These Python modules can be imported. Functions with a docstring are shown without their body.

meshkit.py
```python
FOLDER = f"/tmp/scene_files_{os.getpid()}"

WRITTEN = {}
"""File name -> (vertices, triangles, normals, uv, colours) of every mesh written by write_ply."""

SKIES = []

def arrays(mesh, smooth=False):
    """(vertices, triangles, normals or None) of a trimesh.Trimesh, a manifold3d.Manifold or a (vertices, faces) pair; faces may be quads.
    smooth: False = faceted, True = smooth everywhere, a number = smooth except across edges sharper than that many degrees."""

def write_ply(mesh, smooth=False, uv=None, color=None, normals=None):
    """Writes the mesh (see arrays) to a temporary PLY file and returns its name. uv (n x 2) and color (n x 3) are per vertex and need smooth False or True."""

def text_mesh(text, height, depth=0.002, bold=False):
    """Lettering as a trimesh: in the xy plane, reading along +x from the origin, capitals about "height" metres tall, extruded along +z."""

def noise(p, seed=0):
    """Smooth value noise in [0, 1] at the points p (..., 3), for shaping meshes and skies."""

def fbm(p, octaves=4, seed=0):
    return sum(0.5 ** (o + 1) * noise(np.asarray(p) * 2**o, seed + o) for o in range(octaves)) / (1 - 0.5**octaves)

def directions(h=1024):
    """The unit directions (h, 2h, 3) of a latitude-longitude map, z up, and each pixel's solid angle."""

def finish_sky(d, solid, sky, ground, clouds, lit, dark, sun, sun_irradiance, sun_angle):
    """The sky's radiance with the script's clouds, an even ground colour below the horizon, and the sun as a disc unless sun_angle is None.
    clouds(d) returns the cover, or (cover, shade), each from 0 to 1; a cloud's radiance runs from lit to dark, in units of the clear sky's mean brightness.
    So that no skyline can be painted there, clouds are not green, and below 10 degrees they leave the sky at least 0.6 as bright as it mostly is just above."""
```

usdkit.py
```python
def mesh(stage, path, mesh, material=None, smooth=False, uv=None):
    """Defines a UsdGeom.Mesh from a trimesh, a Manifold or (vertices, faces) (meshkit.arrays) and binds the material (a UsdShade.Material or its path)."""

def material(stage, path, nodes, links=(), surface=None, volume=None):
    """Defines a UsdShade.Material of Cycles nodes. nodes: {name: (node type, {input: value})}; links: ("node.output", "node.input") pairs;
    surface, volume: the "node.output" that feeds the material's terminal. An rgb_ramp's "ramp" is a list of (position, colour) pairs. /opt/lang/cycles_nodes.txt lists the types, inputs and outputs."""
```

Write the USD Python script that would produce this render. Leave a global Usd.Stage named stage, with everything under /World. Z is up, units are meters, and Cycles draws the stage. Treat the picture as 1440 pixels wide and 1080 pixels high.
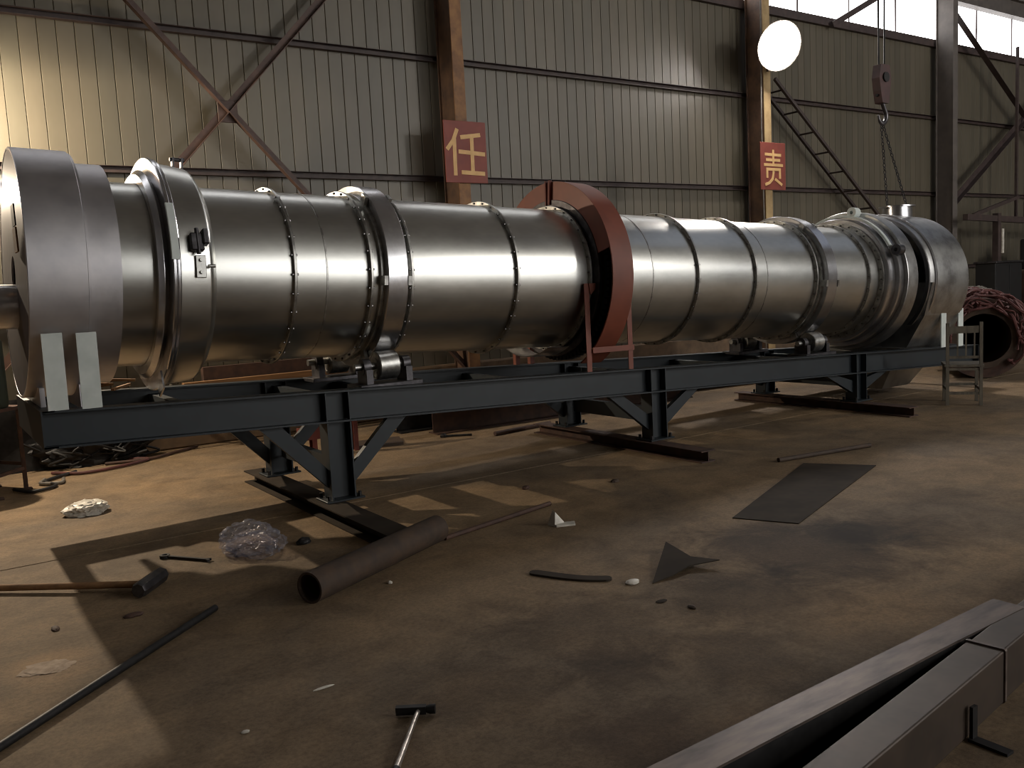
import math, random
import numpy as np, trimesh, manifold3d, usdkit, meshkit
from shapely.geometry import Polygon, LineString
from shapely.ops import unary_union
from pxr import Usd, UsdGeom, UsdLux, Gf, Sdf

stage = Usd.Stage.CreateInMemory()
UsdGeom.SetStageUpAxis(stage, 'Z')
UsdGeom.SetStageMetersPerUnit(stage, 1.0)
WORLD = UsdGeom.Xform.Define(stage, '/World')
stage.SetDefaultPrim(WORLD.GetPrim())
rng = np.random.default_rng(7)
random.seed(7)

# ---------------------------------------------------------------- camera, light
F, YAW, PITCH, ROLL = 1233.4, .59624, -.109605, -.052022
EXPOSURE = 0.0
cam = UsdGeom.Camera.Define(stage, '/World/camera')
cam.CreateHorizontalApertureAttr(36.0)
cam.CreateVerticalApertureAttr(27.0)
cam.CreateFocalLengthAttr(36.0 * F / 1440)
cam.CreateClippingRangeAttr((0.05, 500))
cam.CreateExposureAttr(EXPOSURE)
fw = np.array([math.sin(YAW) * math.cos(PITCH), math.cos(YAW) * math.cos(PITCH), math.sin(PITCH)])
rt = np.array([math.cos(YAW), -math.sin(YAW), 0]); up = np.cross(rt, fw)
c_, s_ = math.cos(ROLL), math.sin(ROLL)
rt, up = c_ * rt + s_ * up, -s_ * rt + c_ * up
M = Gf.Matrix4d(*rt, 0, *up, 0, *(-fw), 0, 0, 0, 1.6, 1)
cam.AddTransformOp().Set(M)

ADDED_SKYLIGHT = .45         # added unseen roof strips that brighten the far end of the drum
FLOOD_K = 130.0        # high floodlight behind the camera
WALL_WASH = 3600.0          # added unseen light that brightens the left wall
FLOOD_L = 17500.0       # left work lamp on the column (out of the picture)
FLOOD_R = 170.0        # floodlight seen on the second column
DAYLIGHT = 3.4         # open gate and clerestory, camera side
DAYLIGHT_SEEN = 4.0    # clerestory in the picture


def rect_light(name, pos, aim, w, h, radiance, color):
    l = UsdLux.RectLight.Define(stage, '/World/' + name)
    l.CreateWidthAttr(w); l.CreateHeightAttr(h); l.CreateIntensityAttr(radiance); l.CreateColorAttr(Gf.Vec3f(*color))
    z = -np.array(aim, float); z /= np.linalg.norm(z)
    x = np.cross([0, 0, 1], z); x /= np.linalg.norm(x); y = np.cross(z, x)
    l.AddTransformOp().Set(Gf.Matrix4d(*x, 0, *y, 0, *z, 0, *pos, 1))
    return l


LAMP_L = (0.52, 9.52, 2.75)
rect_light('work_light', LAMP_L, (.22, -1, -.42), .06, .05, FLOOD_L, (1.0, .83, .62))
KEY = (16.4, -8.8, 8.0)        # high floodlight on the camera-side wall
rect_light('high_floodlight', KEY, (-.5, 1, -.25), 1.1, 1.1, FLOOD_K, (1.0, .96, .9))
rect_light('added_wall_wash', (.12, 9.4, 3.5), (.5, .85, -.1), .3, .05, WALL_WASH, (1.0, .86, .66))  # added light out of view, washes the left wall

# ---------------------------------------------------------------- helpers
used = {}


def numbered(parent, name):
    k = used.get((parent, name), 0)
    used[(parent, name)] = k + 1
    return name if k == 0 else f'{name}_{k:03d}'


def cd(prim, label=None, cat=None, group=None, kind=None):
    for k, v in (('label', label), ('category', cat), ('group', group), ('kind', kind)):
        if v:
            prim.SetCustomDataByKey(k, v)
    return prim


base_of = {}


def thing(name, base, label, cat, group=None, kind=None):
    p = '/World/' + numbered('/World', name)
    x = UsdGeom.Xform.Define(stage, p)
    x.AddTranslateOp().Set(Gf.Vec3d(*map(float, base)))
    base_of[p] = np.array(base, float)
    cd(x.GetPrim(), label, cat, group, kind)
    return p


def part(parent, name, mesh, mat, smooth=35, label=None, kind=None):
    p = parent + '/' + numbered(parent, name)
    b = base_of[parent]
    base_of[p] = b
    if isinstance(mesh, (list, tuple)) and not (len(mesh) == 2 and isinstance(mesh[0], np.ndarray)):
        mesh = trimesh.util.concatenate(mesh)
    mesh = mesh.copy()
    mesh.apply_translation(-b)
    m = usdkit.mesh(stage, p, mesh, mat, smooth=smooth)
    cd(m.GetPrim(), label, None, None, kind)
    return p


def single(name, mesh, mat, label, cat, group=None, kind=None, smooth=35):
    """a thing that is one mesh, its origin at its base"""
    if isinstance(mesh, list):
        mesh = trimesh.util.concatenate(mesh)
    mesh = mesh.copy()
    lo, hi = mesh.bounds
    b = np.array([(lo[0] + hi[0]) / 2, (lo[1] + hi[1]) / 2, lo[2]])
    mesh.apply_translation(-b)
    p = '/World/' + numbered('/World', name)
    m = usdkit.mesh(stage, p, mesh, mat, smooth=smooth)
    UsdGeom.Xformable(m).AddTranslateOp().Set(Gf.Vec3d(*map(float, b)))
    cd(m.GetPrim(), label, cat, group, kind)
    return p


def box(x0, x1, y0, y1, z0, z1):
    m = trimesh.creation.box((abs(x1 - x0), abs(y1 - y0), abs(z1 - z0)))
    m.apply_translation(((x0 + x1) / 2, (y0 + y1) / 2, (z0 + z1) / 2))
    return m


def cbox(x0, x1, y0, y1, z0, z1, c=.006):
    """box with chamfered edges"""
    pts = []
    for sx in (x0, x1):
        for sy in (y0, y1):
            for sz in (z0, z1):
                for k in range(3):
                    p = [sx, sy, sz]
                    for j, (a, b) in enumerate(((x0, x1), (y0, y1), (z0, z1))):
                        if j != k:
                            p[j] += c if p[j] == a else -c
                    pts.append(p)
    return trimesh.convex.convex_hull(np.array(pts))


def frame(p, q, upv=(0, 0, 1)):
    p, q = np.array(p, float), np.array(q, float)
    d = q - p; L = np.linalg.norm(d); d /= L
    u = np.array(upv, float)
    if abs(u @ d) > .98:
        u = np.array([1., 0, 0])
    s = np.cross(d, u); s /= np.linalg.norm(s); u = np.cross(s, d)
    return p, d, s, u, L


def extrude(poly, p, q, upv=(0, 0, 1)):
    """polygon in (side, up) swept from p to q"""
    p, d, s, u, L = frame(p, q, upv)
    m = trimesh.creation.extrude_polygon(poly, L)
    T = np.eye(4); T[:3, 0], T[:3, 1], T[:3, 2], T[:3, 3] = s, u, np.cross(s, u), p
    if np.cross(s, u) @ d < 0:
        T[:3, 2] = d
        m.apply_transform(T); m.invert()
        return m
    m.apply_transform(T)
    return m


def bar(p, q, w, h, upv=(0, 0, 1)):
    return extrude(Polygon([(-w / 2, -h / 2), (w / 2, -h / 2), (w / 2, h / 2), (-w / 2, h / 2)]), p, q, upv)


def ibeam(p, q, h, w, tf=.012, tw=.008, upv=(0, 0, 1)):
    a, b, t = w / 2, h / 2, tw / 2
    return extrude(Polygon([(-a, -b), (a, -b), (a, -b + tf), (t, -b + tf), (t, b - tf), (a, b - tf), (a, b), (-a, b), (-a, b - tf), (-t, b - tf), (-t, -b + tf), (-a, -b + tf)]), p, q, upv)


def channel(p, q, h, w, t=.01, side=1, upv=(0, 0, 1)):
    b = h / 2
    P = [(0, -b), (w, -b), (w, -b + t), (t, -b + t), (t, b - t), (w, b - t), (w, b), (0, b)]
    return extrude(Polygon([(x * side, y) for x, y in P]), p, q, upv)


def angle(p, q, w=.07, t=.008, sx=1, upv=(0, 0, 1)):
    return extrude(Polygon([(0, 0), (sx * w, 0), (sx * w, t), (sx * t, t), (sx * t, w), (0, w)]), p, q, upv)


def rod(p, q, r, n=12):
    p, q = np.array(p, float), np.array(q, float)
    return trimesh.creation.cylinder(r, segment=np.array([p, q]), sections=n)


def spline(pts, n=8):
    P = np.array(pts, float); out = []
    E = np.vstack([2 * P[0] - P[1], P, 2 * P[-1] - P[-2]])
    for i in range(1, len(E) - 2):
        t = np.linspace(0, 1, n, endpoint=False)[:, None]
        a, b, c, d = E[i - 1], E[i], E[i + 1], E[i + 2]
        out.append(.5 * (2 * b + (c - a) * t + (2 * a - 5 * b + 4 * c - d) * t ** 2 + (3 * b - a - 3 * c + d) * t ** 3))
    return np.vstack(out + [P[-1:]])


def tube(pts, r, n=8, closed=False):
    P = np.array(pts, float)
    t = np.gradient(P, axis=0); t /= np.linalg.norm(t, axis=1, keepdims=True) + 1e-12
    a = np.cross(t[0], [0, 0, 1.]); 
    if np.linalg.norm(a) < .1: a = np.cross(t[0], [1., 0, 0])
    A = []
    for k in range(len(P)):
        a = a - (a @ t[k]) * t[k]; a /= np.linalg.norm(a); A.append(a)
    A = np.array(A); B = np.cross(t, A); ang = np.arange(n) * 2 * np.pi / n
    rr = np.broadcast_to(r, (len(P),))[:, None, None]
    v = (P[:, None] + rr * (np.cos(ang)[None, :, None] * A[:, None] + np.sin(ang)[None, :, None] * B[:, None])).reshape(-1, 3)
    f = []
    for i in range(len(P) - 1):
        for j in range(n):
            a0, b0 = i * n + j, i * n + (j + 1) % n
            f += [[a0, b0, b0 + n], [a0, b0 + n, a0 + n]]
    f += [[0, j + 1, j] for j in range(1, n - 1)] + [[(len(P) - 1) * n, (len(P) - 1) * n + j, (len(P) - 1) * n + j + 1] for j in range(1, n - 1)]
    return trimesh.Trimesh(v, f, process=False)


# the drum's own axis: s along, radius r, angle th measured from straight up towards the camera
YC, ZC, TILT = 6.7, 1.882, .044
AX = np.array([math.cos(TILT), 0, -math.sin(TILT)]); UP = np.array([math.sin(TILT), 0, math.cos(TILT)])
P0 = np.array([0, YC, ZC])


def dp(s, r, deg):
    a = np.radians(deg)
    return P0 + AX * s + UP * (r * math.cos(a)) + np.array([0, -1, 0]) * (r * math.sin(a))


def lathe(profile, n=128, closed=True, a0=0., a1=360.):
    """profile: list of (s, r), revolved round the drum's axis; closed: the profile is a loop"""
    pr = np.array(profile, float)
    full = abs(a1 - a0) >= 359.9
    th = np.radians(np.linspace(a0, a1, n, endpoint=not full))
    S, R = pr[:, 0], pr[:, 1]
    v = P0 + S[None, :, None] * AX + R[None, :, None] * (np.cos(th)[:, None, None] * UP - np.sin(th)[:, None, None] * np.array([0, 1., 0]))
    k = len(pr); N = n if full else n - 1; f = []
    for i in range(N):
        i2 = (i + 1) % n
        for j in range(k if closed else k - 1):
            j2 = (j + 1) % k
            f += [[i * k + j, i2 * k + j, i2 * k + j2], [i * k + j, i2 * k + j2, i * k + j2]]
    m = trimesh.Trimesh(v.reshape(-1, 3), f, process=False)
    if not full:
        poly = Polygon(pr)
        vv, ff = trimesh.creation.triangulate_polygon(poly)
        for i, flip in ((0, 1), (n - 1, -1)):
            w = P0 + vv[:, :1] * AX + vv[:, 1:] * (math.cos(th[i]) * UP - math.sin(th[i]) * np.array([0, 1., 0]))
            m = trimesh.util.concatenate([m, trimesh.Trimesh(w, ff[:, ::flip], process=False)])
    trimesh.repair.fix_normals(m) if full and closed else None
    return m


def ring(s0, s1, r0, r1, c=.004, n=128, a0=0., a1=360.):
    return lathe([(s0, r0), (s1, r0), (s1, r1 - c), (s1 - c, r1), (s0 + c, r1), (s0, r1 - c)], n, True, a0, a1)


def bolts(s, r, count, rb=.011, h=.05, phase=0., axial=True):
    """hexagon bolts through a flange: along the axis"""
    out = []
    for k in range(count):
        a = 360 * k / count + phase
        c = dp(0, r, a) - P0
        out.append(trimesh.creation.cylinder(rb, segment=np.array([P0 + c + AX * (s - h / 2), P0 + c + AX * (s + h / 2)]), sections=6))
    return trimesh.util.concatenate(out)


def lump(center, size, seed, amp=.35, freq=2.5, sub=3, flat=True):
    m = trimesh.creation.icosphere(subdivisions=sub)
    v = m.vertices
    n = meshkit.fbm(v * freq + seed * 7.3, 4, seed) - .5
    ridge = np.abs(meshkit.fbm(v * freq * 2.2 + seed * 3.1, 3, seed + 9) - .5)
    v = v * (1 + amp * 2 * n - amp * ridge * 2)[:, None] * np.array(size)
    if flat:
        v[:, 2] = np.maximum(v[:, 2], -size[2] * .45)
        v[:, 2] -= v[:, 2].min()
    return trimesh.Trimesh(v + np.array(center), m.faces, process=False)


# ---------------------------------------------------------------- materials
def lin(c):
    c = np.array(c, float) / 255
    return tuple(np.where(c < .04045, c / 12.92, ((c + .055) / 1.055) ** 2.4))


def mat(name, c1, c2=None, rough=.6, metal=0., scale=6., detail=5., stretch=(1, 1, 1), bump=0., bumpscale=None, rough2=None, spec=.5, lo=.35, hi=.65, obj=False):
    c1 = lin(c1); c2 = lin(c2) if c2 is not None else tuple(x * .75 for x in c1)
    nodes = {'map': ('mapping', {'scale': stretch}),
             'n': ('noise_texture', {'scale': scale, 'detail': detail, 'roughness': .6}),
             'r': ('rgb_ramp', {'ramp': [(0, c2), (lo, c2), (hi, c1), (1, c1)]}),
             'p': ('principled_bsdf', {'metallic': metal, 'roughness': rough, 'specular_ior_level': spec})}
    links = [('map.vector', 'n.vector'), ('n.fac', 'r.fac'), ('r.color', 'p.base_color')]
    if obj:
        nodes['t'] = ('texture_coordinate', {}); links.append(('t.object', 'map.vector'))
    else:
        nodes['g'] = ('geometry', {}); links.append(('g.position', 'map.vector'))
    if rough2 is not None:
        nodes['mr'] = ('map_range', {'from_min': .3, 'from_max': .7, 'to_min': rough, 'to_max': rough2, 'clamp': True})
        links += [('n.fac', 'mr.value'), ('mr.result', 'p.roughness')]
    if bump:
        nodes['n2'] = ('noise_texture', {'scale': bumpscale or scale * 8, 'detail': 4.0})
        nodes['b'] = ('bump', {'strength': bump, 'distance': .01})
        links += [('map.vector', 'n2.vector'), ('n2.fac', 'b.height'), ('b.normal', 'p.normal')]
    return usdkit.material(stage, '/World/Looks/' + name, nodes, links, surface='p.BSDF')


def emit(name, color, strength):
    return usdkit.material(stage, '/World/Looks/' + name, {'e': ('emission', {'color': color, 'strength': strength})}, [], surface='e.emission')


STEEL = mat('drum_steel', (205, 205, 200), (196, 196, 192), rough=.29, rough2=.33, metal=1., scale=3, stretch=(.5, 1, 1))
STEEL_B = mat('flange_steel', (190, 189, 184), (150, 149, 146), rough=.3, rough2=.42, metal=1., scale=12, bump=.02)
STEEL_BRIGHT = mat('polished_steel', (206, 206, 208), (198, 198, 202), rough=.22, rough2=.26, metal=1., scale=3)
STEEL_HOOD = mat('hood_steel', (178, 178, 176), (150, 149, 148), rough=.33, rough2=.42, metal=1., scale=5, bump=.015)
STEEL_HEAD = mat('head_steel', (206, 203, 205), (190, 188, 192), rough=.46, rough2=.52, metal=1., scale=5, bump=.02)
END_PLATE = mat('end_plate_steel', (92, 82, 81), (78, 70, 70), rough=.6, scale=3)
DULL = mat('dull_steel', (92, 90, 92), (64, 62, 64), rough=.42, metal=.85, scale=14)
DARK = mat('dark_iron', (44, 42, 42), (28, 27, 27), rough=.55, metal=.4, scale=20)
BOLT = mat('bolt_steel', (130, 128, 126), (90, 88, 87), rough=.35, metal=1., scale=30)
FRAME = mat('frame_paint', (29, 37, 42), (24, 31, 36), rough=.5, scale=4, bump=.03)
ORANGE = mat('guard_paint', (122, 64, 46), (110, 57, 41), rough=.55, scale=5, bump=.02)
WHITE_PLATE = mat('plate_film', (214, 220, 216), (196, 204, 200), rough=.35, scale=6)
CREAM = [mat(f'panel_cream_{k}', c, tuple(int(x * .93) for x in c), rough=.45, scale=2.5, stretch=(1, 1, .25)) for k, c in enumerate(((98, 91, 76), (94, 88, 74), (101, 93, 78)))]
GIRT = mat('girt_paint', (74, 60, 56), (58, 46, 44), rough=.6, scale=8)
BRACE = mat('brace_paint', (96, 72, 62), (76, 58, 52), rough=.6, scale=8)
COLUMN = mat('column_paint', (110, 84, 66), (80, 62, 54), rough=.6, scale=5)
COLUMN_RUST = mat('column_rust', (150, 108, 66), (112, 78, 52), rough=.65, scale=6)
LAMPLIT_FLANGE = mat('lamplit_flange', (180, 154, 110), (158, 132, 92), rough=.7, scale=6)  # column flange with the floodlight's brightness put into its colour
DARKGREY = mat('dark_column_paint', (104, 96, 90), (90, 84, 79), rough=.6, scale=5)
RED_SIGN = mat('sign_red', (136, 64, 50), (124, 57, 46), rough=.6, scale=5)
YELLOW = mat('sign_cream', (226, 184, 124), (212, 170, 112), rough=.6, scale=9)
RUST = mat('rusty_pipe', (74, 57, 43), (55, 44, 36), rough=.75, scale=9, bump=.08)
RUST_DARK = mat('rust_steel', (82, 58, 46), (58, 42, 36), rough=.75, scale=9, bump=.05)
RED_RUST = mat('red_primer', (110, 48, 36), (84, 38, 30), rough=.7, scale=7)
WOOD = mat('timber', (150, 112, 74), (120, 88, 58), rough=.8, scale=6, stretch=(.3, 4, 4))
CONCRETE = mat('kerb_concrete', (122, 100, 78), (98, 82, 66), rough=.9, scale=6, bump=.1)
PLATE = mat('sheet_steel', (66, 58, 50), (54, 48, 42), rough=.85, metal=.0, scale=4, spec=.12)
TUBE_STEEL = mat('tube_steel', (78, 66, 57), (62, 53, 47), rough=.5, metal=.35, scale=5, bump=.02)
ANGLE_STEEL = mat('mill_steel', (112, 98, 90), (70, 62, 58), rough=.5, metal=.4, scale=4, stretch=(1, 4, 4))
BLACK = mat('black_rubber', (24, 23, 24), (16, 15, 16), rough=.6, scale=10)
HOSE_RED = mat('hose_red', (98, 56, 52), (74, 44, 42), rough=.6, scale=10)
HOSE_GREY = mat('hose_grey', (120, 114, 104), (90, 86, 80), rough=.6, scale=10)
GREEN = mat('tank_green', (44, 58, 46), (32, 44, 36), rough=.5, scale=6)
WHITE = mat('white_plastic', (214, 208, 196), (180, 174, 162), rough=.45, scale=14)
POWDER = mat('pale_powder', (196, 176, 156), (160, 140, 120), rough=.95, scale=20)
CLOTH = mat('dirty_cloth', (132, 122, 84), (100, 94, 66), rough=.9, scale=12)
CHAIRW = mat('weathered_wood', (112, 104, 90), (88, 82, 72), rough=.75, scale=7, stretch=(3, 3, .5))
WALLGREY = mat('far_wall', (120, 116, 108), (108, 104, 98), rough=.6, scale=1.5)
ROOF = mat('roof_deck', (128, 124, 118), (112, 108, 104), rough=.7, scale=2)
HAMMERW = mat('hammer_shaft', (196, 186, 176), (150, 142, 134), rough=.3, metal=.7, scale=20)
LADDER = mat('ladder_paint', (70, 58, 54), (56, 46, 44), rough=.6, scale=9)
PURPLE = mat('hook_block_paint', (78, 50, 48), (62, 41, 40), rough=.55, scale=10)
DAY_NEAR = emit('daylight_panel_seen', (1.0, .99, 1.0), DAYLIGHT_SEEN)
DAY_TOP = emit('added_skylight_panel', (.84, .92, 1.1), ADDED_SKYLIGHT)
DAY_FAR = emit('daylight_panel_far', (1.0, .98, .95), DAYLIGHT)
LAMP_GLASS = emit('lamp_glass', (1.0, .93, .88), FLOOD_R)
CLEAR = usdkit.material(stage, '/World/Looks/clear_film', {'t': ('transparent_bsdf', {'color': (.92, .92, .95)}), 'g': ('principled_bsdf', {'base_color': (.42, .42, .47), 'roughness': .2, 'specular_ior_level': .8}), 'm': ('mix_closure', {'fac': .15})},
                        [('t.BSDF', 'm.closure1'), ('g.BSDF', 'm.closure2')], surface='m.closure')


# floor: dusty stained concrete
def floor_material():
    N = {'g': ('geometry', {}),
         'n1': ('noise_texture', {'scale': .55, 'detail': 6.0, 'roughness': .62, 'distortion': .6}),
         'n2': ('noise_texture', {'scale': 3.2, 'detail': 7.0, 'roughness': .7, 'distortion': .4}),
         'n3': ('noise_texture', {'scale': 42.0, 'detail': 8.0, 'roughness': .85}),
         'mp': ('mapping', {'scale': (.35, 2.2, 1), 'rotation': (0, 0, .12)}),
         'n4': ('noise_texture', {'scale': 1.6, 'detail': 5.0, 'roughness': .6}),
         'r1': ('rgb_ramp', {'ramp': [(.0, lin((104, 91, 76))), (.38, lin((118, 102, 83))), (.55, lin((140, 118, 91))), (1, lin((152, 129, 100)))]}),
         'r2': ('rgb_ramp', {'ramp': [(.0, (.42, .41, .41)), (.38, (.72, .71, .7)), (.58, (1, 1, 1)), (1, (1.06, 1.05, 1.03))]}),
         'r3': ('rgb_ramp', {'ramp': [(.0, (.4, .38, .37)), (.42, (.76, .76, .76)), (.55, (1.04, 1.04, 1.04)), (1, (1.45, 1.45, 1.45))]}),
         'r4': ('rgb_ramp', {'ramp': [(.0, (.75, .74, .73)), (.45, (.95, .95, .95)), (.7, (1.08, 1.06, 1.03)), (1, (1.1, 1.08, 1.05))]}),
         'm1': ('mix_color', {'blend_type': 'multiply', 'fac': 1.0}),
         'm2': ('mix_color', {'blend_type': 'multiply', 'fac': 1.0}),
         'm3': ('mix_color', {'blend_type': 'multiply', 'fac': 1.0}),
         'p': ('principled_bsdf', {'roughness': .78, 'specular_ior_level': .25}),
         'b': ('bump', {'strength': .25, 'distance': .01})}
    L = [('g.position', 'n1.vector'), ('g.position', 'n2.vector'), ('g.position', 'n3.vector'), ('g.position', 'mp.vector'), ('mp.vector', 'n4.vector'),
         ('n1.fac', 'r1.fac'), ('n2.fac', 'r2.fac'), ('n3.fac', 'r3.fac'), ('n4.fac', 'r4.fac'),
         ('r1.color', 'm1.a'), ('r2.color', 'm1.b'), ('m1.result', 'm2.a'), ('r3.color', 'm2.b'), ('m2.result', 'm3.a'), ('r4.color', 'm3.b'),
         ('n3.fac', 'b.height'), ('b.normal', 'p.normal')]
    last = 'm3.result'
    # soft darker and lighter spots in the floor colour: (x, y, radius, strength, colour)
    tone_spots = [(4.15, 3.2, .8, .9, (.3, .28, .29)), (4.7, 3.15, .4, .8, (.34, .33, .34)), (3.35, 2.95, .55, .75, (.36, .34, .33)), (2.75, 2.45, .4, .6, (.42, .39, .37)), (2.45, 3.1, .55, .5, (.42, .4, .4)), (2.3, 2.7, .3, .6, (.4, .38, .4)), (4.9, 3.0, .5, .6, (.4, .38, .38)),
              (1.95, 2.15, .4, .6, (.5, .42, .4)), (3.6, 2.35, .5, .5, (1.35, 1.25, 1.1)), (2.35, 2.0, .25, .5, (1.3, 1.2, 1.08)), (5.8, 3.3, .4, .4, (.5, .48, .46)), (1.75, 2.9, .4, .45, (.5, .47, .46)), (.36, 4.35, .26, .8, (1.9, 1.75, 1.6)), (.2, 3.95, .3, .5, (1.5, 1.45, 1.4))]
    for k, (x, y, r, st, c) in enumerate(tone_spots):
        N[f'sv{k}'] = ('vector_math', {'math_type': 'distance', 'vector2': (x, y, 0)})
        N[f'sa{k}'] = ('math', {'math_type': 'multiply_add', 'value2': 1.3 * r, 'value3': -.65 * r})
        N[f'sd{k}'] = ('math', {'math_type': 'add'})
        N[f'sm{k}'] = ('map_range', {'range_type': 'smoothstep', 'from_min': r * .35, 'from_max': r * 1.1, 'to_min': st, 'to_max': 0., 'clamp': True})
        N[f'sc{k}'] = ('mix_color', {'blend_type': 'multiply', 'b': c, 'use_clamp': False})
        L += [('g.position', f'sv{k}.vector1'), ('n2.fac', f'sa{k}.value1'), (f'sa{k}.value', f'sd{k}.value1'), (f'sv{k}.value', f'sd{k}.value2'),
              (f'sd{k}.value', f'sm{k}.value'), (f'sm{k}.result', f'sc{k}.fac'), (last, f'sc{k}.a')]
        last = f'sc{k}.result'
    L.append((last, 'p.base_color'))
    return usdkit.material(stage, '/World/Looks/floor_concrete', N, L, surface='p.BSDF')


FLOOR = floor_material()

# ---------------------------------------------------------------- the hall
X0, X1, YB, YW, ZTOP = -9.0, 27.0, -10.0, 10.3, 9.4
fl = thing('floor', (0, 0, 0), 'dusty stained concrete floor of the workshop', 'floor', kind='structure')
part(fl, 'bedding', box(X0, X1, YB, YW, -.2, -.06), DARK)
for y0, y1 in ((YB, -5.6), (-5.6, .4), (.4, 6.27), (6.27, YW)):
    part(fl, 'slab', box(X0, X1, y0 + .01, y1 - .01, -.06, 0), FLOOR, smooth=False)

wb = thing('wall_back', (0, YW, 0), 'cream ribbed sheet-metal wall behind the drum', 'wall', kind='structure')
PITCH_X = .175
pan = Polygon([(0.001, 0), (.001, .016), (.007, .024), (.168, .024), (.174, .016), (.174, 0)])
k = 0
x = .5
while x < 23.4:
    m = trimesh.creation.extrude_polygon(pan, 6.1)
    v = m.vertices.copy(); v[:, 1] *= -1; m.vertices = v; m.invert()
    m.apply_translation((x, YW, 0))
    part(wb, 'panel', m, CREAM[(k * 7 + k // 3) % 3], smooth=False)
    x += PITCH_X; k += 1
part(wb, 'backing_sheet', box(X0, X1, YW, YW + .06, 0, 6.1), GIRT)
part(wb, 'side_sheet', box(X0, .5, YW - .024, YW, 0, 6.1), CREAM[0])
part(wb, 'side_sheet', box(x, X1, YW - .024, YW, 0, 6.1), CREAM[0])
part(wb, 'upper_sheet', box(X0, X1, YW - .02, YW + .06, 6.98, ZTOP), ROOF)
part(wb, 'kerb', cbox(X0, X1, YW - .16, YW - .03, 0, .62, .02), CONCRETE)
for z in (1.55, 3.07, 4.6):
    part(wb, 'girt', channel((X0, YW - .03, z), (X1, YW - .03, z), .075, .07, .006, side=1), GIRT)
part(wb, 'sill_girt', box(X0, X1, YW - .1, YW + .02, 6.0, 6.14), GIRT)
part(wb, 'header_beam', ibeam((X0, YW - .1, 7.14), (X1, YW - .1, 7.14), .36, .18), DARKGREY)
wn = thing('window_1', (12, YW, 6.14), 'blown-out daylight strip of clerestory panels above the ribbed wall', 'window', kind='structure')
xx = X0
while xx < X1 - .1:
    part(wn, 'pane', box(xx + .01, min(xx + 1.5, X1) - .01, YW + .02, YW + .04, 6.14, 6.98), DAY_NEAR)
    part(wn, 'mullion', box(xx - .01, xx + .01, YW + .0, YW + .05, 6.14, 6.98), GIRT)
    xx += 1.5

wf = thing('wall_front', (9, YB, 0), 'grey workshop wall behind the camera with a daylight gate', 'wall', kind='structure')
GX0, GX1, GZ0, GZ1 = 5.4, 18.6, 1.2, 8.2
part(wf, 'sheet', box(X0, GX0, YB - .06, YB, 0, ZTOP), WALLGREY)
part(wf, 'lower_sheet', box(GX1, X1, YB - .06, YB, 0, 6.0), WALLGREY)
part(wf, 'upper_sheet', box(GX0, X1, YB - .06, YB, GZ1, ZTOP), WALLGREY)
part(wf, 'gate_sill', box(GX0, GX1, YB - .06, YB, 0, GZ0), WALLGREY)
w2 = thing('window_2', ((GX0 + GX1) / 2, YB, GZ0), 'tall translucent daylight gate in the wall behind the camera', 'window', kind='structure')
part(w2, 'pane', box(GX0, GX1, YB - .05, YB - .03, GZ0, GZ1), DAY_FAR)
for xx in np.linspace(GX0, GX1, 5):
    part(w2, 'post', box(xx - .06, xx + .06, YB - .02, YB + .06, GZ0, GZ1), GIRT)
w3 = thing('window_3', (22, YB, 6.0), 'daylight strip high in the wall behind the camera', 'window', kind='structure')
part(w3, 'pane', box(GX1, X1, YB - .05, YB - .03, 6.0, GZ1), DAY_NEAR)
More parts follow.
